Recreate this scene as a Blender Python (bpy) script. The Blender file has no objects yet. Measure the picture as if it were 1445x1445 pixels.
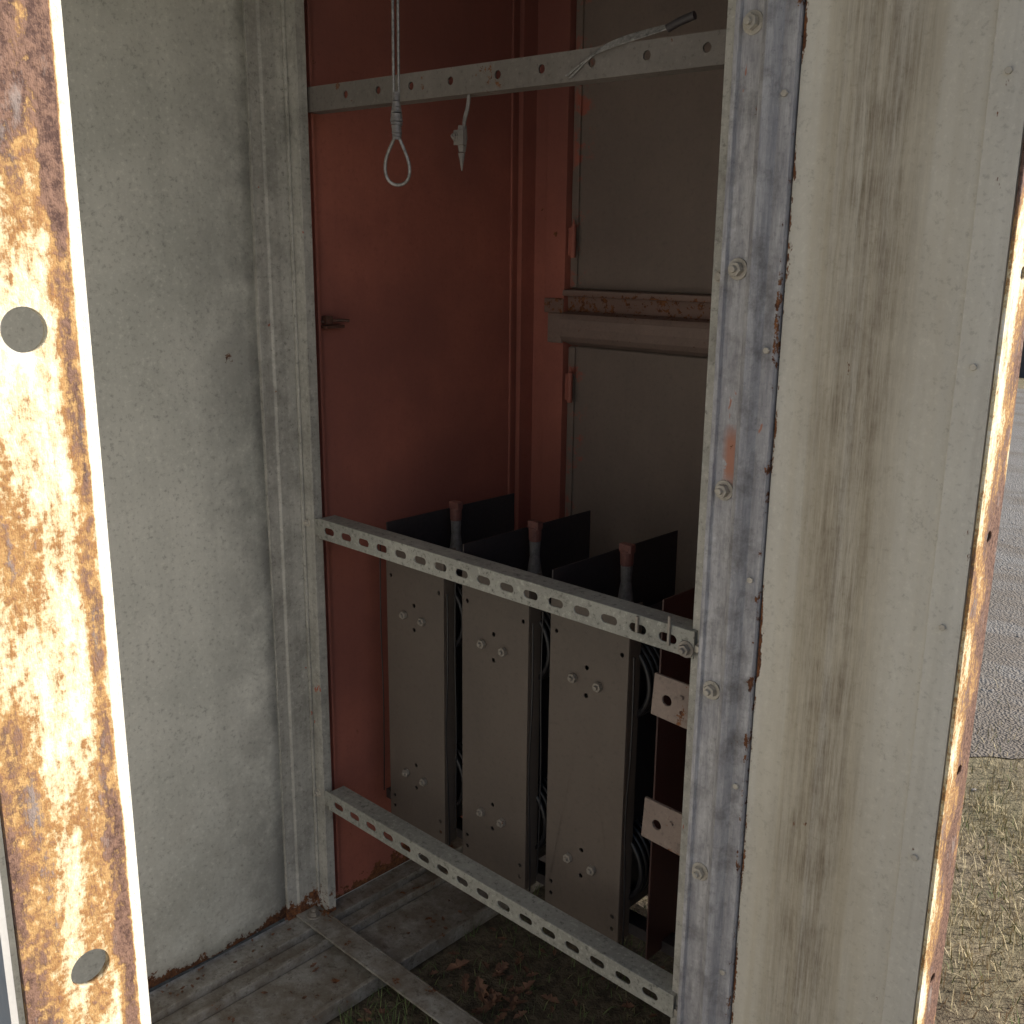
import bpy, bmesh, math, random
from mathutils import Vector, Matrix
random.seed(7)
S=bpy.context.scene
S.view_settings.view_transform='Standard'
S.view_settings.look='None'
S.view_settings.exposure=0
COL=S.collection
# ------------------------------------------------------------ materials
class N:
    def __init__(s,name):
        s.m=bpy.data.materials.new(name); s.m.use_nodes=True
        s.t=s.m.node_tree; s.t.nodes.clear()
        s.o=s.t.nodes.new('ShaderNodeOutputMaterial'); s.b=s.t.nodes.new('ShaderNodeBsdfPrincipled')
        s.t.links.new(s.b.outputs[0],s.o.inputs[0])
        s.tc=s.t.nodes.new('ShaderNodeTexCoord').outputs['Object']
    def lk(s,a,i):
        if hasattr(a,'is_output'): s.t.links.new(a,i)
        else: i.default_value=a
    def noise(s,scale,detail=3,rough=.6,vec=(1,1,1),off=(0,0,0),dist=0):
        mp=s.t.nodes.new('ShaderNodeMapping'); s.t.links.new(s.tc,mp.inputs[0])
        mp.inputs['Scale'].default_value=vec; mp.inputs['Location'].default_value=off
        n=s.t.nodes.new('ShaderNodeTexNoise'); s.t.links.new(mp.outputs[0],n.inputs['Vector'])
        n.inputs['Scale'].default_value=scale; n.inputs['Detail'].default_value=detail
        n.inputs['Roughness'].default_value=rough; n.inputs['Distortion'].default_value=dist
        return n.outputs['Fac']
    def vor(s,scale,out='Distance'):
        n=s.t.nodes.new('ShaderNodeTexVoronoi'); s.t.links.new(s.tc,n.inputs['Vector'])
        n.inputs['Scale'].default_value=scale
        return n.outputs[out]
    def rng(s,v,a,b,c=0.,d=1.):
        n=s.t.nodes.new('ShaderNodeMapRange'); s.lk(v,n.inputs[0])
        for i,x in enumerate((a,b,c,d)): n.inputs[1+i].default_value=x
        return n.outputs[0]
    def math(s,op,a,b=0.):
        n=s.t.nodes.new('ShaderNodeMath'); n.operation=op; s.lk(a,n.inputs[0]); s.lk(b,n.inputs[1]); return n.outputs[0]
    def mix(s,f,a,b,mode='MIX'):
        n=s.t.nodes.new('ShaderNodeMix'); n.data_type='RGBA'; n.blend_type=mode
        s.lk(f,n.inputs[0]); s.lk(a if hasattr(a,'is_output') else (*a,1),n.inputs[6]); s.lk(b if hasattr(b,'is_output') else (*b,1),n.inputs[7])
        return n.outputs[2]
    def xyz(s):
        n=s.t.nodes.new('ShaderNodeSeparateXYZ'); s.t.links.new(s.tc,n.inputs[0]); return n.outputs
    def bump(s,h,st=.3,d=.002):
        n=s.t.nodes.new('ShaderNodeBump'); s.lk(h,n.inputs['Height']); n.inputs['Strength'].default_value=st; n.inputs['Distance'].default_value=d
        s.t.links.new(n.outputs[0],s.b.inputs['Normal'])
    def fin(s,col,rough=.6,metal=0.):
        s.lk(col if hasattr(col,'is_output') else (*col,1),s.b.inputs['Base Color']); s.lk(rough,s.b.inputs['Roughness']); s.lk(metal,s.b.inputs['Metallic']); return s.m

RUST=((.06,.022,.014),(.24,.095,.035))
def band(n,coord,c,w,soft):
    d=n.math('ABSOLUTE',n.math('SUBTRACT',coord,c))
    return n.rng(d,w+soft,w,0.,1.)
def paint(name,base,dark,rust=0.0,streak=.3,speck=.3,extra=None,rough=.6,metal=0.,seed=0,rs=9,bump=.25,svec=(45,45,1.6)):
    n=N(name)
    fn=n.noise(110,3,.75,off=(seed,0,3))
    if rust>0 or extra or streak>0:
        big=n.rng(n.noise(2.6,5,.68,off=(seed,0,0)),.36,.64)
        c=n.mix(big,base,dark)
    else: c=n.mix(n.rng(fn,.3,.7),base,dark)
    if streak>0:
        st=n.rng(n.noise(1.,4,.7,svec,(seed,seed,0)),.44,.68,0.,streak)
        c=n.mix(st,c,tuple(x*.5 for x in dark))
    if speck>0:
        c=n.mix(n.rng(fn,.56,.70,0.,speck),c,tuple(x*.35 for x in dark))
        c=n.mix(n.rng(fn,.44,.32,0.,speck*.7),c,tuple(min(1,x*1.3) for x in base))
    r=rough
    if rust>0 or extra:
        rn=n.noise(rs,6,.72,off=(seed*2,1,5))
        mask=n.rng(rn,.75-rust,.78-rust) if rust>0 else 0.
        if extra: c,mask=extra(n,c,mask,rn)
        rc=n.mix(n.rng(fn,.35,.65),RUST[0],RUST[1])
        if mask!=0.:
            c=n.mix(mask,c,rc); r=n.rng(mask,0,1,rough,.95)
    if bump: n.bump(fn,bump,.001)
    return n.fin(c,r,metal)

def ex_gray(n,c,m,rn):
    X=n.xyz(); z=X[2]; y=X[1]
    m2=n.rng(n.math('ADD',rn,n.rng(z,.025,.085,.34,0.)),.73,.76)
    dirt=n.math('MULTIPLY',n.rng(z,.0,.55,.45,0.),n.rng(rn,.35,.62))
    c=n.mix(dirt,c,(.20,.175,.14))
    e=n.math('MULTIPLY',n.rng(y,-.24,-.085,0,.65),n.rng(rn,.36,.58))
    c=n.mix(e,c,(.17,.17,.165))
    return c,m2
M_gray=paint('gray_panel_paint',(.71,.71,.655),(.54,.55,.505),.0,.10,.5,ex_gray,seed=1)
def ex_post(n,c,m,rn):
    z=n.xyz()[2]
    m2=n.rng(n.math('ADD',rn,n.rng(z,.02,.12,.30,0.)),.70,.73)
    red=n.rng(n.noise(22,4,.7,(1,1,.6),(7,3,9)),.69,.70)
    c=n.mix(red,c,(.42,.10,.05))
    c=n.mix(n.rng(rn,.46,.66,0,.55),c,(.17,.165,.15))
    return c,m2
M_post=paint('galvanised_post',(.54,.53,.495),(.36,.355,.325),.0,.35,.6,ex_post,seed=4,rough=.55,rs=14)
def ex_part(n,c,m,rn):
    x=n.xyz()[0]
    s1=n.noise(1.,5,.85,(130,130,6),(2,0,0)); s2=n.noise(1.,3,.6,(24,24,.8),(9,0,0))
    b=n.math('MAXIMUM',band(n,x,1.105,.018,.055),n.rng(s2,.54,.78,0,.35))
    k=n.math('MULTIPLY',n.math('MULTIPLY',b,n.rng(s1,.36,.62,.15,1.)),n.rng(rn,.32,.60,.35,1.))
    yb=n.math('MULTIPLY',band(n,x,1.10,.06,.09),n.rng(s2,.30,.66,.12,.62))
    c=n.mix(yb,c,(.46,.38,.24))
    c=n.mix(n.math('MULTIPLY',k,.92),c,(.17,.13,.088))
    e=band(n,x,1.0035,.001,.006)
    m2=n.rng(n.math('ADD',n.noise(24,5,.8,(1,1,.45)),n.math('MULTIPLY',e,.17)),.68,.71)
    return c,m2
M_part=paint('weathered_partition_paint',(.72,.70,.64),(.62,.60,.55),.0,.14,.35,ex_part,seed=2)
def ex_jamb(n,c,m,rn):
    X=n.xyz(); x=X[0]; z=X[2]
    v=n.rng(n.noise(1.,5,.78,(90,90,12),(4,4,0)),.36,.64,0,.8)
    c=n.mix(v,c,(.24,.24,.28))
    g=n.math('MULTIPLY',band(n,x,.982,.004,.02),.4)
    c=n.mix(n.math('MULTIPLY',n.math('ADD',n.rng(rn,.48,.66,0,.6),g),.85),c,(.13,.125,.13))
    rz=n.math('MULTIPLY',band(n,z,1.19,.02,.03),band(n,x,.945,.004,.01))
    red=n.math('MAXIMUM',n.rng(n.noise(19,4,.7,(1,1,.4),(1,3,2)),.68,.70),n.math('MULTIPLY',rz,n.rng(rn,.45,.5)))
    c=n.mix(red,c,(.42,.19,.13))
    e=band(n,x,.999,.001,.003)
    m2=n.rng(n.math('ADD',rn,n.math('MULTIPLY',e,.13)),.68,.71)
    return c,m2
M_jamb=paint('zinc_jamb',(.60,.60,.62),(.46,.46,.49),.0,.30,.5,ex_jamb,seed=5,rough=.5,rs=24)
def ex_red(n,c,m,rn):
    X=n.xyz(); z=X[2]
    m2=n.rng(n.math('ADD',rn,n.rng(z,.03,.12,.28,0.)),.68,.71)
    c=n.mix(n.rng(n.noise(1.9,4,.6,off=(5,2,1)),.42,.62,0,.6),c,(.21,.078,.066))
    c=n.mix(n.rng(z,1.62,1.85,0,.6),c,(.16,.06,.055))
    return c,m2
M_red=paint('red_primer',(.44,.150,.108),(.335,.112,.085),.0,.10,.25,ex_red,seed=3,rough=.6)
def ex_back(n,c,m,rn):
    x=n.xyz()[0]
    r=n.math('MULTIPLY',band(n,x,.118,.014,.02),n.rng(rn,.50,.56))
    c=n.mix(r,c,(.34,.11,.08)); return c,0.
M_back=paint('brown_gray_panel',(.215,.175,.152),(.175,.142,.125),.0,.06,.2,ex_back,seed=6)
def ex_bar(n,c,m,rn):
    z=n.xyz()[2]
    b=band(n,z,1.335,.018,.012)
    m2=n.rng(n.math('ADD',n.noise(60,4,.75),n.math('MULTIPLY',b,.13)),.67,.70)
    c=n.mix(n.math('MULTIPLY',b,.6),c,(.17,.095,.075))
    return c,m2
M_bar=paint('door_crossbar_paint',(.27,.20,.175),(.20,.15,.13),.0,.05,.3,ex_bar,seed=8)
M_rail=paint('zinc_rail',(.40,.40,.365),(.235,.235,.215),.0,.01,.85,None,seed=9,rough=.55,metal=.1)
M_tbar=paint('weathered_angle_bar',(.215,.195,.18),(.135,.12,.108),.13,.1,.5,None,seed=29,rough=.6,rs=24)
M_plate=paint('coil_plate_paint',(.125,.101,.086),(.098,.080,.069),.03,.04,.25,None,seed=11,rough=.5,rs=30)
M_dark=paint('dark_barrier_sheet',(.045,.038,.041),(.030,.026,.030),.0,.0,.15,None,seed=12,rough=.5)
M_maroon=paint('maroon_sheet',(.075,.034,.031),(.05,.025,.024),.0,.05,.1,None,seed=13,rough=.5)
M_coil=paint('black_winding',(.018,.018,.022),(.010,.010,.013),.0,.0,.1,None,seed=14,rough=.32,bump=0)
M_bolt=paint('zinc_bolt',(.60,.57,.51),(.38,.35,.31),.10,.0,.5,None,seed=15,rough=.45,metal=.3,rs=60)
M_pbolt=paint('dull_bolt',(.34,.31,.275),(.22,.20,.18),.08,.0,.4,None,seed=35,rough=.45,metal=.3,rs=60)
M_wire=paint('wire_rope_steel',(.38,.37,.36),(.16,.16,.16),.0,.0,.4,None,seed=16,rough=.4,metal=.6)
M_tab=paint('tab_steel',(.28,.22,.19),(.16,.12,.105),.15,.0,.4,None,seed=17,rough=.5,rs=40)
def ex_base(n,c,m,rn):
    c=n.mix(n.rng(rn,.38,.58,.15,.9),c,(.165,.14,.112))
    c=n.mix(n.rng(n.noise(60,4,.8,off=(1,7,2)),.55,.68,0,.8),c,(.075,.058,.042))
    return c,m
M_base=paint('base_galvanised',(.40,.395,.37),(.27,.26,.24),.13,.0,.7,ex_base,seed=18,rough=.6,rs=17)
M_rustbit=paint('rusted_clip',(.10,.04,.03),(.06,.03,.02),.0,.0,.3,None,seed=19)
M_copper=paint('terminal_copper',(.20,.085,.07),(.14,.06,.055),.0,.0,.3,None,seed=20,rough=.5)
M_lug=paint('tinned_lug',(.25,.24,.24),(.16,.15,.15),.0,.0,.3,None,seed=21,rough=.4,metal=.2)
def flange_mat():
    n=N('rusty_flange_paint')
    X=n.xyz(); y=X[1]; z=X[2]
    a=n.noise(1.,6,.76,(42,42,13),(3,1,2),.1); b=n.noise(190,4,.78)
    big=n.noise(1.,3,.55,(20,20,5.5),(9,4,2.6))
    v=n.math('ADD',n.math('MULTIPLY',a,.42),n.math('ADD',n.math('MULTIPLY',b,.20),n.math('MULTIPLY',big,.38)))
    st=band(n,y,-1.0045,.002,.004); lf=n.rng(y,-1.030,-1.050,0,1)
    e=n.math('MAXIMUM',n.math('MULTIPLY',st,.085),n.math('MULTIPLY',lf,.06))
    e=n.math('MAXIMUM',e,n.math('MULTIPLY',n.rng(y,.0,.03),.09))
    zz=n.math('MAXIMUM',n.rng(z,1.43,1.54,0,.14),n.rng(z,1.22,1.12,0,.075))
    v=n.math('ADD',n.math('SUBTRACT',v,.010),n.math('ADD',e,zz))
    lip=n.math('MULTIPLY',n.rng(y,-1.0005,-.999),n.rng(y,-.5,-.6))
    v=n.math('SUBTRACT',v,n.math('MULTIPLY',lip,.16))
    c=n.mix(n.rng(v,.46,.51),(.82,.80,.73),(.72,.63,.42))
    c=n.mix(n.rng(v,.515,.555),c,n.mix(n.rng(b,.4,.6),(.50,.31,.13),(.33,.17,.065)))
    rc=n.mix(n.rng(b,.42,.58),(.085,.045,.038),(.23,.135,.10))
    rc=n.mix(n.rng(a,.58,.66,0,.7),rc,(.30,.26,.25))
    c=n.mix(n.rng(v,.575,.615),c,rc)
    n.bump(n.math('ADD',a,n.math('MULTIPLY',b,.4)),.7,.003)
    return n.fin(c,.85)
M_fl=flange_mat()
M_out=paint('outer_white_paint',(.66,.67,.66),(.55,.55,.55),.0,.2,.1,None,seed=22)
def ground_mat():
    n=N('ground_soil_grass'); X=n.xyz()
    f=n.noise(40,4,.75); g=n.noise(3,3,.6)
    c=n.mix(n.rng(f,.35,.65),(.13,.105,.07),(.32,.27,.18))
    c=n.mix(n.rng(g,.45,.6,0,.4),c,(.16,.155,.08))
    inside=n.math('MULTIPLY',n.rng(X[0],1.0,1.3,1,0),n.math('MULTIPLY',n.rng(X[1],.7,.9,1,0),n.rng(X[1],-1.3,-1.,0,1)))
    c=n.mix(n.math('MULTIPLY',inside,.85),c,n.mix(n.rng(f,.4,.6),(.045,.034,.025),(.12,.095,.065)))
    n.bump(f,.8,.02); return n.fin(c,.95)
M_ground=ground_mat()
def gravel_mat():
    n=N('gravel'); y=n.xyz()[1]
    v=n.vor(110); g=n.noise(150,3,.8)
    c=n.mix(n.rng(g,.35,.65),(.14,.135,.13),(.38,.37,.355))
    c=n.mix(n.rng(v,.35,.7,0,.5),c,(.10,.095,.09))
    w=n.math('ADD',n.noise(1.3,5,.7,(1,2.2,1)),n.rng(y,2.,5.5,.12,-.03))
    c=n.mix(n.rng(w,.46,.62,0,.75),c,(.16,.135,.11))
    n.bump(v,.8,.01); return n.fin(c,.9)
M_gravel=gravel_mat()
def blade_mat(name,a,b,c3):
    n=N(name); r=n.noise(35,1,.5)
    c=n.mix(n.rng(r,.35,.6),a,b); c=n.mix(n.rng(r,.62,.66),c,c3)
    return n.fin(c,.8)
M_dry=blade_mat('dry_grass',(.33,.27,.16),(.52,.45,.29),(.20,.18,.08))
M_green=blade_mat('green_grass',(.08,.12,.04),(.13,.17,.06),(.20,.18,.09))
M_leaf=blade_mat('dead_leaf',(.13,.065,.042),(.20,.105,.065),(.08,.045,.03))
M_tree=blade_mat('tree_foliage',(.05,.07,.03),(.09,.10,.05),(.12,.09,.05))
M_stone=blade_mat('loose_stone',(.20,.19,.18),(.36,.34,.32),(.15,.14,.13))

# ------------------------------------------------------------ geometry helpers
def new_bm(): return bmesh.new()
def box(bm,x0,x1,y0,y1,z0,z1):
    vs=[bm.verts.new((x,y,z)) for x in(x0,x1) for y in(y0,y1) for z in(z0,z1)]
    for f in((0,1,3,2),(4,6,7,5),(0,4,5,1),(2,3,7,6),(0,2,6,4),(1,5,7,3)):
        bm.faces.new([vs[i] for i in f])
def obj(name,bm,mat,parent=None,bevel=0,smooth=False):
    bmesh.ops.recalc_face_normals(bm,faces=bm.faces)
    me=bpy.data.meshes.new(name); bm.to_mesh(me); bm.free()
    o=bpy.data.objects.new(name,me); COL.objects.link(o)
    if mat: me.materials.append(mat)
    if smooth:
        for p in me.polygons: p.use_smooth=True
    if bevel:
        b=o.modifiers.new('bevel','BEVEL'); b.width=bevel; b.segments=2; b.limit_method='ANGLE'; b.angle_limit=math.radians(40)
    if parent: o.parent=parent
    return o
def empty(name):
    e=bpy.data.objects.new(name,None); COL.objects.link(e); return e
def curve_mesh(cu):
    o=bpy.data.objects.new('tmp',cu); COL.objects.link(o)
    dg=bpy.context.evaluated_depsgraph_get(); dg.update()
    me=bpy.data.meshes.new_from_object(o.evaluated_get(dg))
    bpy.data.objects.remove(o); bpy.data.curves.remove(cu); return me
def holed(bm,outline,holes,th,mat):
    cu=bpy.data.curves.new('c','CURVE'); cu.dimensions='2D'; cu.fill_mode='BOTH'; cu.extrude=th/2
    def sp(pts):
        s=cu.splines.new('POLY'); s.points.add(len(pts)-1)
        for p,q in zip(s.points,pts): p.co=(q[0],q[1],0,1)
        s.use_cyclic_u=True
    sp(outline)
    for h in holes: sp(h)
    me=curve_mesh(cu); me.transform(mat)
    t=bmesh.new(); t.from_mesh(me); bmesh.ops.remove_doubles(t,verts=t.verts,dist=1e-5); t.to_mesh(me); t.free()
    bm.from_mesh(me); bpy.data.meshes.remove(me)
def circ(cx,cy,r,n=20): return [(cx+r*math.cos(2*math.pi*i/n),cy+r*math.sin(2*math.pi*i/n)) for i in range(n)]
def slot(cx,cy,L,h,n=8):
    r=h/2; a=L/2-r; p=[]
    for i in range(n+1):
        t=-math.pi/2+math.pi*i/n; p.append((cx+a+r*math.cos(t),cy+r*math.sin(t)))
    for i in range(n+1):
        t=math.pi/2+math.pi*i/n; p.append((cx-a+r*math.cos(t),cy+r*math.sin(t)))
    return p
def MXZ(y): return Matrix(((1,0,0,0),(0,0,-1,y),(0,1,0,0),(0,0,0,1)))
def MYZ(x): return Matrix(((0,0,1,x),(1,0,0,0),(0,1,0,0),(0,0,0,1)))
def rect(a,b,c,d): return [(a,c),(b,c),(b,d),(a,d)]
def tube(bm,pts,r,res=3,cyc=False,bez=True):
    cu=bpy.data.curves.new('t','CURVE'); cu.dimensions='3D'; cu.bevel_depth=r; cu.bevel_resolution=res; cu.use_fill_caps=True
    s=cu.splines.new('NURBS' if bez else 'POLY'); s.points.add(len(pts)-1)
    for p,q in zip(s.points,pts): p.co=(*q,1)
    s.use_cyclic_u=cyc
    if bez: s.order_u=3; s.use_endpoint_u=not cyc; s.resolution_u=5
    me=curve_mesh(cu); bm.from_mesh(me); bpy.data.meshes.remove(me)
def cyl(bm,p,axis,r1,r2,h,n=12,rot=0):
    q=Vector(axis).normalized().to_track_quat('Z','Y').to_matrix().to_4x4()
    m=Matrix.Translation(Vector(p)+Vector(axis).normalized()*h/2)@q@Matrix.Rotation(rot,4,'Z')
    bmesh.ops.create_cone(bm,cap_ends=True,segments=n,radius1=r1,radius2=r2,depth=h,matrix=m)
def bolt(bm,p,axis,s=.008,stud=True,washer=True):
    a=Vector(axis).normalized(); p=Vector(p); h=0
    if washer: cyl(bm,p,a,s*1.45,s*1.4,s*.25,16); h=s*.25
    cyl(bm,p+a*h,a,s,s*.95,s*.85,6,random.random())
    if stud: cyl(bm,p+a*(h+s*.85),a,s*.5,s*.42,s*.55,10)
def profile(bm,pts,z0,z1,th):
    V=[Vector(p) for p in pts]; L=[];R=[]
    for i,p in enumerate(V):
        d1=(V[i]-V[i-1]).normalized() if i>0 else None
        d2=(V[i+1]-V[i]).normalized() if i<len(V)-1 else None
        d1=d1 or d2; d2=d2 or d1
        n1=Vector((-d1.y,d1.x)); n2=Vector((-d2.y,d2.x)); n=(n1+n2).normalized()
        k=th/2/max(.4,n.dot(n1)); L.append(p+n*k); R.append(p-n*k)
    loop=L+R[::-1]
    segs=int((z1-z0)/.15)+1
    rings=[[bm.verts.new((q.x,q.y,z0+(z1-z0)*k/segs)) for q in loop] for k in range(segs+1)]
    n=len(loop)
    for k in range(segs):
        for i in range(n):
            bm.faces.new((rings[k][i],rings[k][(i+1)%n],rings[k+1][(i+1)%n],rings[k+1][i]))
    m=len(L)
    for ring in(rings[0],rings[-1]):
        for i in range(m-1): bm.faces.new((ring[i],ring[i+1],ring[n-2-i],ring[n-1-i]))

ZT=2.25
cab=empty('electrical_cabinet')
bm=new_bm()
ny,nz=30,50; g=[[None]*(nz+1) for _ in range(ny+1)]
for i in range(ny+1):
    for j in range(nz+1):
        y=-1.048+i*(.97/ny); z=.03+j*(ZT-.03)/nz
        g[i][j]=bm.verts.new((-.055+.005*math.sin(y*7+1)*math.sin(z*3.3)+.002*math.sin(y*19+z*5),y,z))
for i in range(ny):
    for j in range(nz): bm.faces.new((g[i][j],g[i+1][j],g[i+1][j+1],g[i][j+1]))
o=obj('far_side_panel',bm,M_gray,cab,smooth=True); so=o.modifiers.new('s','SOLIDIFY'); so.thickness=.003; so.offset=0
bm=new_bm(); profile(bm,[(-.062,-.083),(-.048,-.083),(-.048,-.060),(-.044,-.056),(-.044,-.006),(-.007,-.006),(-.007,.013)],0.0,ZT,.003)
obj('left_jamb',bm,M_post,cab,bevel=.0008)
bm=new_bm(); box(bm,-.0415,-.034,-.0125,-.0082,.02,ZT-.02); obj('jamb_seam_bead',bm,M_post,cab,bevel=.001)
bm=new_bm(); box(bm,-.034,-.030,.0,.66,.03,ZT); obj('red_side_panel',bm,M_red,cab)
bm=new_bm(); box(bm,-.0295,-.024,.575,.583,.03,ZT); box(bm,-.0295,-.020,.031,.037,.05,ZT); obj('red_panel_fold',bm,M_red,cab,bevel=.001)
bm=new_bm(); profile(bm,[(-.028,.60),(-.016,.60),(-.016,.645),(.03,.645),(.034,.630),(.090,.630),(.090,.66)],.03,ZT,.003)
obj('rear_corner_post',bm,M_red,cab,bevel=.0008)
bm=new_bm(); box(bm,-.03,.935,.662,.666,.10,ZT); obj('rear_skin',bm,M_back,cab)
bm=new_bm(); box(bm,.092,.93,.652,.656,.12,1.237); box(bm,.092,.93,.652,.656,1.367,ZT)
box(bm,.093,.112,.646,.651,.12,1.235); box(bm,.093,.112,.646,.651,1.369,ZT)
obj('rear_door_panels',bm,M_back,cab,bevel=.0015)
bm=new_bm()
pr=[(.655,1.366),(.622,1.364),(.620,1.352),(.640,1.350),(.642,1.318),(.616,1.312),(.609,1.300),(.607,1.280),(.613,1.262),(.624,1.250),(.655,1.240)]
a=[bm.verts.new((.093,y,z)) for y,z in pr]; b=[bm.verts.new((.93,y,z)) for y,z in pr]
for i in range(len(pr)-1): bm.faces.new((a[i],a[i+1],b[i+1],b[i]))
bm.faces.new(a)
o=obj('rear_door_crossbar',bm,M_bar,cab); so=o.modifiers.new('s','SOLIDIFY'); so.thickness=.003
bm=new_bm(); box(bm,.050,.0925,.620,.628,1.245,1.312); box(bm,.035,.0925,.624,.628,1.312,1.345); obj('crossbar_end_gusset',bm,M_bar,cab,bevel=.003)
bm=new_bm()
for zc in(1.47,1.145):
    cyl(bm,(.112,.632,zc-.035),(0,0,1),.006,.006,.07,12); box(bm,.095,.112,.634,.6385,zc-.03,zc+.03)
    cyl(bm,(.112,.632,zc+.036),(0,0,1),.004,.001,.012,10)
obj('door_hinges',bm,M_red,cab,bevel=.0008)
bm=new_bm(); box(bm,.93,.934,.052,.66,.0,ZT); obj('inner_right_panel',bm,M_red,cab)
bm=new_bm(); box(bm,-.07,.945,.0,.68,ZT,ZT+.004); box(bm,-.07,1.27,-1.06,-.001,ZT,ZT+.004); obj('roof_sheet',bm,M_out,cab)
bm=new_bm(); box(bm,-.055,1.236,-1.056,-1.053,.0,ZT); obj('near_side_wall',bm,M_out,cab)
bm=new_bm(); box(bm,-.0585,-.0345,.0,.66,.0,ZT-.01); obj('outer_skin',bm,M_out,cab)
bm=new_bm(); profile(bm,[(.892,.045),(.892,0),(.916,0)],0.,ZT,.0035)
obj('right_jamb_angle',bm,M_post,cab,bevel=.0008)
bm=new_bm(); profile(bm,[(.918,.01),(.918,-.024),(.922,-.024),(.924,-.018),(.955,-.018),(.962,-.034),(.969,-.038),(.976,-.034),(.982,-.022),(.999,-.020),(.999,.0)],0.,ZT,.0025)
obj('right_jamb_channel',bm,M_jamb,cab,bevel=.0008)
bm=new_bm()
P=[(1.004,.004),(1.004,-.012),(1.050,-.013),(1.058,-.0145),(1.066,-.013),(1.090,-.0125),(1.099,-.0142),(1.108,-.0125),(1.160,-.012),(1.222,-.012),(1.224,-.018),(1.258,-.018),(1.262,-.018)]
profile(bm,P,0.,ZT,.0025)
obj('partition_panel',bm,M_part,cab,bevel=.0006)
bm=new_bm(); box(bm,.93,1.25,.046,.050,.0,ZT); obj('partition_back_skin',bm,M_out,cab)
hz=[-.036+.2935*k for k in range(1,8)]
bm=new_bm(); holed(bm,rect(-.020,.047,0.,ZT),[circ(.017,z,.0075) for z in hz],.004,MYZ(1.266)); obj('right_flange',bm,M_fl,cab)
hl=[.266+.288*k for k in range(0,7)]
bm=new_bm(); holed(bm,rect(-1.050,-.995,0.,ZT),[circ(-1.021,z,.009,32) for z in hl],.004,MYZ(1.237)); obj('left_flange',bm,M_fl,cab)
bm=new_bm()
box(bm,-.054,.010,-1.05,.64,.0,.024); box(bm,.012,.055,-1.05,.64,-.012,.008); box(bm,.056,.066,-1.05,.64,-.012,.022)
box(bm,.068,.215,-1.05,.64,-.015,.004); box(bm,.216,.226,-1.05,.64,-.015,.018)
obj('base_channel',bm,M_base,cab,bevel=.0015)
bm=new_bm(); box(bm,-.045,.93,-.066,-.016,.026,.031); box(bm,-.035,.93,-.0155,-.011,.005,.031); obj('front_sill_bar',bm,M_base,cab,bevel=.001)
bm=new_bm(); box(bm,-.03,.93,.64,.661,0.,.03); obj('rear_sill_bar',bm,M_base,cab,bevel=.001)
bm=new_bm(); bolt(bm,(-.015,-.04,.031),(0,0,1),.011); obj('sill_bolt',bm,M_pbolt,cab)
bm=new_bm()
for k in range(7): bolt(bm,(.9395,-.0195,.286*(k+1)),(0,-1,0),.0098)
for k in range(7):
    z=.13+.3005*k
    bolt(bm,(.990,-.0225,z),(0,-1,0),.0045,False,False); bolt(bm,(1.2415,-.0195,z),(0,-1,0),.0042,False,False)
for z in(1.42,.905,.30): bolt(bm,(.9025,-.002,z),(0,-1,0),.006,False)
for z in(.915,.312): bolt(bm,(-.026,-.0078,z),(0,-1,0),.0065,True)
obj('frame_bolts',bm,M_bolt,cab,bevel=.0006)
bm=new_bm(); box(bm,-.0295,-.008,.04,.085,1.298,1.304); box(bm,-.0295,-.012,.045,.06,1.306,1.322); tube(bm,[(-.028,.04,1.31),(-.01,.07,1.315),(.0,.09,1.312)],.003); obj('rusted_clip',bm,M_rustbit,cab,bevel=.001)

# ------------------------------------------------------------ rails
def rail(z0,z1,name):
    bm=new_bm(); zc=(z0+z1)/2
    holed(bm,rect(.014,.900,z0,z1),[slot(-.006+.0538*k,zc-.001,.031,.0135) for k in range(1,17)],.003,MXZ(-.0095))
    box(bm,.014,.900,-.0078,.030,z1-.003,z1-.0002)
    box(bm,.014,.900,.0275,.030,z1-.016,z1-.0031)
    box(bm,-.004,.0138,-.0075,-.0045,z0+.004,z1-.004)
    return obj(name,bm,M_rail,None,bevel=.0008)
r1=rail(.890,.931,'slotted_rail'); r2=rail(.289,.330,'slotted_rail')
bm=new_bm(); bolt(bm,(.888,-.0112,.902),(0,-1,0),.009); box(bm,.80,.804,-.016,-.0115,.905,.930); box(bm,.857,.861,-.016,-.0115,.900,.945)
obj('rail_end_bolt',bm,M_pbolt,r1,bevel=.0006)
bm=new_bm()
holed(bm,[(-.022,1.692),(.905,1.681),(.905,1.722),(-.022,1.735)],[circ(x,1.714-.012*x,.0065,14) for x in(.10,.19,.275,.37,.475,.565,.66,.755,.85)],.003,MXZ(.02))
vs=[bm.verts.new(q) for q in((-.022,.0217,1.692),(.905,.0217,1.681),(.905,.052,1.681),(-.022,.052,1.692),(-.022,.0217,1.695),(.905,.0217,1.684),(.905,.052,1.684),(-.022,.052,1.695))]
for f in((0,1,2,3),(4,5,6,7),(0,1,5,4),(1,2,6,5),(2,3,7,6),(3,0,4,7)): bm.faces.new([vs[i] for i in f])
obj('perforated_angle_bar',bm,M_tbar,None,bevel=.0008)
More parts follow.
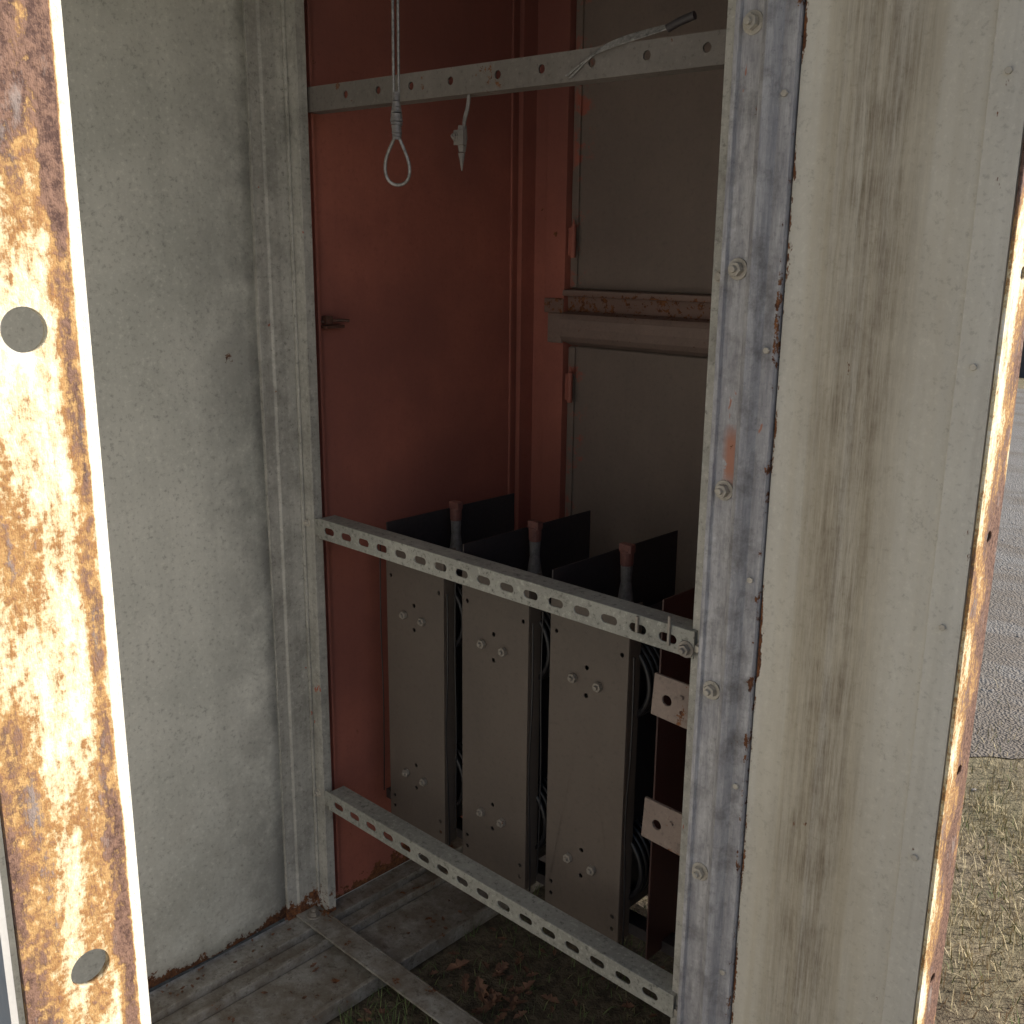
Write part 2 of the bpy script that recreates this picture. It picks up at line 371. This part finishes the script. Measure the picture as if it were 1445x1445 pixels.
# ------------------------------------------------------------ coil units
for k,x0 in enumerate((.066,.2925,.519)):
    e=empty('transformer_coil_unit')
    bm=new_bm(); w=.174; zs=(.725,.37); H=[]
    for z in zs: H+=[circ(x0+.085,z+.026,.0045,12),circ(x0+.085,z-.026,.0045,12)]
    for z in(.84,.80,.30,.275): H+=[circ(x0+.014,z,.004,12),circ(x0+w-.014,z-.004,.004,12)]
    holed(bm,rect(x0,x0+w,.248,.885),H,.003,MXZ(.118))
    box(bm,x0+w-.003,x0+w,.1197,.150,.248,.885)
    obj('front_plate',bm,M_plate,e,bevel=.0006)
    bm=new_bm(); box(bm,x0-.004,x0-.001,.122,.50,.25,.908); obj('barrier_sheet',bm,M_dark,e)
    bm=new_bm(); box(bm,x0+.01,x0+.150,.17,.46,.27,.78); obj('core_block',bm,M_dark,e,bevel=.01)
    bm=new_bm()
    for z in zs:
        for j in range(5):
            pts=[(x0+.122+.0745*math.cos(a),.150+j*.014,z+.01+.075*math.sin(a)) for a in[2*math.pi*i/20 for i in range(20)]]
            tube(bm,pts,.0052,3,True)
    obj('windings',bm,M_coil,e,smooth=True)
    bm=new_bm()
    for z in zs:
        for dx in(.057,.113): bolt(bm,(x0+dx,.116,z),(0,-1,0),.0092,True,False)
    obj('plate_bolts',bm,M_pbolt,e,bevel=.0006)
    tx=x0+.047
    bm=new_bm(); cyl(bm,(tx,.27,.781),(0,0,1),.021,.010,.084,16); cyl(bm,(tx,.27,.865),(0,0,1),.010,.011,.03,14); obj('cable_lug',bm,M_lug,e,bevel=.001)
    bm=new_bm(); cyl(bm,(tx,.27,.895),(0,0,1),.012,.013,.028,14); box(bm,tx-.014,tx+.014,.262,.278,.920,.936); obj('terminal',bm,M_copper,e,bevel=.002)
    bm=new_bm(); tube(bm,[(x0+w+.012,.115,.80),(x0+w+.02,.11,.66),(x0+w+.008,.112,.5),(x0+w+.014,.115,.35),(x0+w+.01,.12,.25)],.0018)
    tube(bm,[(x0-.016,.115,.86),(x0-.018,.112,.7),(x0-.012,.114,.5),(x0-.018,.113,.3)],.0013); obj('sensing_lead',bm,M_coil,e)
bm=new_bm(); box(bm,.742,.745,.135,.50,.23,.905); obj('barrier_end_sheet',bm,M_maroon,None)
bm=new_bm(); box(bm,-.028,.928,.18,.215,.225,.247); box(bm,-.028,.928,.42,.465,.225,.247)
obj('coil_support_frame',bm,M_dark,None,bevel=.001)
for zc,x0 in((.802,.815),(.592,.808)):
    bm=new_bm(); holed(bm,[(x0,zc-.032),(.888,zc-.036),(.888,zc+.034),(x0+.004,zc+.036)],[circ(x0+.028,zc-.002,.0085)],.005,MXZ(.015))
    box(bm,.884,.889,.018,.05,zc-.034,zc+.033)
    bolt(bm,(x0+.055,.012,zc+.012),(0,-1,0),.004,False,False)
    obj('mounting_tab',bm,M_tab,None,bevel=.001)
# ------------------------------------------------------------ wires
sl=empty('wire_rope_sling'); sx,sy=.377,-.10
bm=new_bm()
for s in(-1,1):
    pts=[]
    for i in range(60):
        z=1.67+i*.01; pts.append((sx+.0028*s+.005*(z-1.67)*2,sy+.0026*s,z))
    tube(bm,pts,.0022,2)
loop=[(0,1.625),(.004,1.612),(.013,1.592),(.0185,1.574),(.0175,1.556),(.009,1.546),(-.006,1.545),(-.0165,1.556),(-.0185,1.574),(-.014,1.592),(-.004,1.612),(0,1.625)]
tube(bm,[(sx+a*.76,sy+a*.72,z) for a,z in loop],.0026,3)
obj('rope',bm,M_wire,sl,smooth=True)
bm=new_bm()
for i in range(16):
    z=1.612+i*.0042; r=.0095-.0045*abs(i-6)/10+random.uniform(-.0006,.0006)
    cyl(bm,(sx,sy,z),(random.uniform(-.12,.12),random.uniform(-.12,.12),1),r,r*.92,.0042,14)
obj('ferrule_wrap',bm,M_lug,sl)
cl=empty('earthing_clamp')
bm=new_bm(); tube(bm,[(.40,.03,1.69),(.392,.035,1.67),(.378,.04,1.655),(.372,.045,1.64)],.0022); tube(bm,[(.405,.028,1.69),(.396,.034,1.668),(.381,.04,1.652),(.374,.045,1.64)],.002); obj('braid',bm,M_lug,cl)
bm=new_bm(); cyl(bm,(.370,.045,1.645),(-.05,0,-1),.007,.009,.022,10); cyl(bm,(.369,.045,1.624),(0,0,-1),.009,.006,.02,6); cyl(bm,(.368,.045,1.603),(.02,0,-1),.006,.001,.028,8); box(bm,.358,.380,.036,.044,1.615,1.638); bolt(bm,(.362,.036,1.628),(0,-1,0),.005); obj('clamp_body',bm,M_tbar,cl,bevel=.001)
# frayed wire braid lying over the upper bar
bm=new_bm()
for j in range(6):
    q=j*.0022; t=random.uniform(-.003,.003)
    tube(bm,[(.615+q,.0145,1.690+t),(.655+q,.0135,1.710+q*.8+t),(.70,.0145+q*.5,1.722+q*.9),(.745,.018+q,1.728+q),(.79,.021+q*.6,1.735+q*.6),(.815,.023,1.740)],.0011,2)
obj('braided_strap',bm,M_wire,None,smooth=True)
bm=new_bm(); tube(bm,[(.785,.022,1.735),(.80,.022,1.741),(.825,.024,1.746)],.0055); obj('strap_sleeve',bm,M_dark,None)
# ------------------------------------------------------------ ground and surroundings
GZ=-.02
def sheet(name,mat,xs,ys,zf):
    bm=new_bm(); g=[[bm.verts.new((x,y,zf(x,y))) for y in ys] for x in xs]
    for i in range(len(xs)-1):
        for j in range(len(ys)-1): bm.faces.new((g[i][j],g[i+1][j],g[i+1][j+1],g[i][j+1]))
    return obj(name,bm,mat,smooth=True)
xs=[-400,-100,-30,-10,-5]+[-3+.25*i for i in range(25)]+[4,6,10,30,100,400]
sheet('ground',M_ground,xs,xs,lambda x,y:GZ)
def edge(x): return 1.75+.18*math.sin(x*2.1)+.07*math.sin(x*7.7)+.04*math.sin(x*23)
bm=new_bm(); X=[-40+1.0*i for i in range(36)]+[-4+.05*i for i in range(200)]+[6+1.*i for i in range(35)]
p=[(bm.verts.new((x,edge(x)+random.uniform(-.03,.03),GZ+.004)),bm.verts.new((x,11.3,GZ+.004))) for x in X]
for i in range(len(p)-1): bm.faces.new((p[i][0],p[i+1][0],p[i+1][1],p[i][1]))
obj('gravel_road',bm,M_gravel)
def blades(bm,n,rx,ry,h,w,cond=lambda x,y:True,lean=.8):
    for _ in range(n):
        x=random.uniform(*rx); y=random.uniform(*ry)
        if not cond(x,y): continue
        a=random.uniform(0,6.283); L=random.uniform(*h); ln=random.uniform(.1,lean); d=random.uniform(0,6.283)
        ww=random.uniform(.6,1.2)*w
        ax,ay=math.cos(a)*ww,math.sin(a)*ww; bx,by=math.cos(d)*L*ln,math.sin(d)*L*ln; hz_=L*math.sqrt(max(.05,1-ln*ln))
        v=[bm.verts.new((x-ax,y-ay,GZ)),bm.verts.new((x+ax,y+ay,GZ)),bm.verts.new((x+ax*.7+bx*.45,y+ay*.7+by*.45,GZ+hz_*.6)),bm.verts.new((x-ax*.7+bx*.45,y-ay*.7+by*.45,GZ+hz_*.6)),bm.verts.new((x+bx,y+by,GZ+hz_))]
        bm.faces.new((v[0],v[1],v[2],v[3])); bm.faces.new((v[3],v[2],v[4]))
def outside(x,y):
    if x<1.3 and y<.7: return False
    d=y-edge(x)
    clump=.5+.5*math.sin(x*17+3*math.sin(y*9))*math.sin(y*21+2*math.sin(x*13))
    return random.random()<((.25+.75*clump) if d<-.25 else max(.03,.5-d*1.1)*(.1+clump))
bm=new_bm(); blades(bm,46000,(.3,2.9),(.1,2.6),(.015,.06),.0015,outside,.97); obj('dry_grass',bm,M_dry)
bm=new_bm(); blades(bm,8000,(.3,2.9),(.1,2.3),(.015,.045),.0014,outside,.8)
blades(bm,900,(.23,.55),(-.32,.0),(.02,.07),.0013,lambda x,y:random.random()<math.exp(-((x-.30)**2+(y+.13)**2)/.006),.8)
blades(bm,3000,(.23,.93),(-.1,.64),(.01,.035),.0013,lambda x,y:random.random()<.5,.95); obj('green_grass',bm,M_green)
bm=new_bm()
for _ in range(900):
    x=random.uniform(-1,2.5); y=random.uniform(1.4,5)
    if y<edge(x)-.25: continue
    r=random.uniform(.004,.012)
    m=Matrix.Translation((x,y,GZ+r*.3))@Matrix.Rotation(random.random()*6,4,'Z')@Matrix.Diagonal((1,random.uniform(.6,1),random.uniform(.4,.8),1))
    bmesh.ops.create_icosphere(bm,subdivisions=1,radius=r,matrix=m)
obj('gravel_stones',bm,M_stone)
bm=new_bm()
def leaf(x,y,s,z=-.02):
    a=random.uniform(0,6.283); c,sn=math.cos(a),math.sin(a); tx_,ty_=random.uniform(-.4,.4),random.uniform(-.4,.4)
    out=[(-1,0),(-.5,.35),(-.35,.2),(0,.6),(.15,.3),(.5,.45),(1,0),(.5,-.4),(.15,-.25),(0,-.6),(-.35,-.25),(-.5,-.35)]
    ce=bm.verts.new((x,y,z+.012)); vs=[]
    for u,v in out:
        dx,dy=(u*c-v*sn)*s,(u*sn+v*c)*s
        vs.append(bm.verts.new((x+dx,y+dy,z+.016+dx*tx_+dy*ty_+abs(v)*s*.35)))
    for i in range(len(vs)): bm.faces.new((ce,vs[i],vs[(i+1)%len(vs)]))
for _ in range(24): leaf(random.gauss(.40,.05),random.gauss(.12,.045),random.uniform(.012,.028))
for _ in range(90): leaf(random.uniform(.24,.9),random.uniform(-.15,.6),random.uniform(.006,.016))
for _ in range(30): leaf(random.uniform(.075,.205),random.uniform(-.5,.5),random.uniform(.003,.009),-.003)
for _ in range(16): leaf(random.uniform(-.04,.0),random.uniform(-.4,-.09),random.uniform(.003,.006),.016)
obj('fallen_leaves',bm,M_leaf)
hb=empty('white_building')
M_wall=paint('white_siding',(.80,.80,.80),(.74,.74,.76),.0,.1,.0,None,seed=30)
M_found=paint('dark_foundation',(.07,.07,.075),(.05,.05,.05),.0,.0,.1,None,seed=31)
M_glass=paint('window_glass',(.03,.035,.04),(.02,.02,.03),.0,.0,.0,None,seed=32,rough=.1,bump=0)
bm=new_bm(); box(bm,-12,-2.4,12.5,26,.62,4.2); obj('walls',bm,M_wall,hb)
bm=new_bm(); box(bm,-11.95,-2.45,12.55,25.95,-.02,.62); obj('foundation',bm,M_found,hb)
bm=new_bm()
v=[bm.verts.new(q) for q in((-12.4,12.1,4.2),(-2.0,12.1,4.2),(-7.2,12.1,6.6),(-12.4,26.4,4.2),(-2.0,26.4,4.2),(-7.2,26.4,6.6))]
for f in((0,1,2),(3,5,4),(0,2,5,3),(1,4,5,2),(0,3,4,1)): bm.faces.new([v[i] for i in f])
obj('roof',bm,M_found,hb)
bm=new_bm()
for y in(15,19,23): box(bm,-2.41,-2.37,y,y+1.1,1.7,3.)
for x in(-10,-6): box(bm,x,x+1.1,12.46,12.51,1.7,3.)
obj('windows',bm,M_glass,hb)
bm=new_bm()
for i in range(60):
    cx=-70+i*3+random.uniform(-1,1); cy=60+random.uniform(-6,6); H_=random.uniform(6,11)
    cyl(bm,(cx,cy,0),(0,0,1),.25,.12,H_*.6,6)
    for _ in range(160):
        th=random.uniform(0,6.28); ph=random.uniform(-1,1); r=random.random()**.4
        px=cx+math.cos(th)*r*H_*.33; py=cy+math.sin(th)*r*H_*.33; pz=H_*.62+ph*r*H_*.4
        s=random.uniform(.25,.6); d1=Vector((random.gauss(0,1),random.gauss(0,1),random.gauss(0,1))).normalized()*s; d2=d1.orthogonal().normalized()*s
        q=Vector((px,py,pz)); bm.faces.new([bm.verts.new(q-d1),bm.verts.new(q+d2),bm.verts.new(q+d1)])
obj('distant_trees',bm,M_tree)
# ------------------------------------------------------------ light
az=Vector((.78,.62)).normalized(); el=math.radians(33)
sd=Vector((az.x*math.cos(el),az.y*math.cos(el),math.sin(el)))
L=bpy.data.lights.new('sun','SUN'); L.energy=5; L.angle=math.radians(.5); L.color=(1,.94,.84)
lo=bpy.data.objects.new('sun',L); COL.objects.link(lo); lo.rotation_euler=sd.to_track_quat('Z','Y').to_euler()
w=bpy.data.worlds.new('World'); S.world=w; w.use_nodes=True; nt=w.node_tree
bg=nt.nodes['Background']; sk=nt.nodes.new('ShaderNodeTexSky'); sk.sky_type='NISHITA'; sk.sun_disc=False
sk.sun_elevation=el; sk.sun_rotation=math.atan2(az.x,az.y); sk.air_density=1.; sk.dust_density=3.5
nt.links.new(sk.outputs[0],bg.inputs[0]); bg.inputs[1].default_value=.15
# ------------------------------------------------------------ camera
a=math.radians(43.5); th=math.radians(14.2)
Hh=Vector((-math.sin(a),math.cos(a),0)); R=Vector((math.cos(a),math.sin(a),0)); Zv=Vector((0,0,1))
F=Hh*math.cos(th)-Zv*math.sin(th); U=Hh*math.sin(th)+Zv*math.cos(th)
r_=(R+U*.0107).normalized(); u_=(U-R*.0107).normalized()
mt=Matrix((( r_.x,u_.x,-F.x,1.657),(r_.y,u_.y,-F.y,-1.185),(r_.z,u_.z,-F.z,1.45),(0,0,0,1)))
cd=bpy.data.cameras.new('camera'); cd.lens=36.37; cd.sensor_width=36; cd.clip_start=.02; cd.clip_end=1500
co=bpy.data.objects.new('camera',cd); COL.objects.link(co); co.matrix_world=mt; S.camera=co
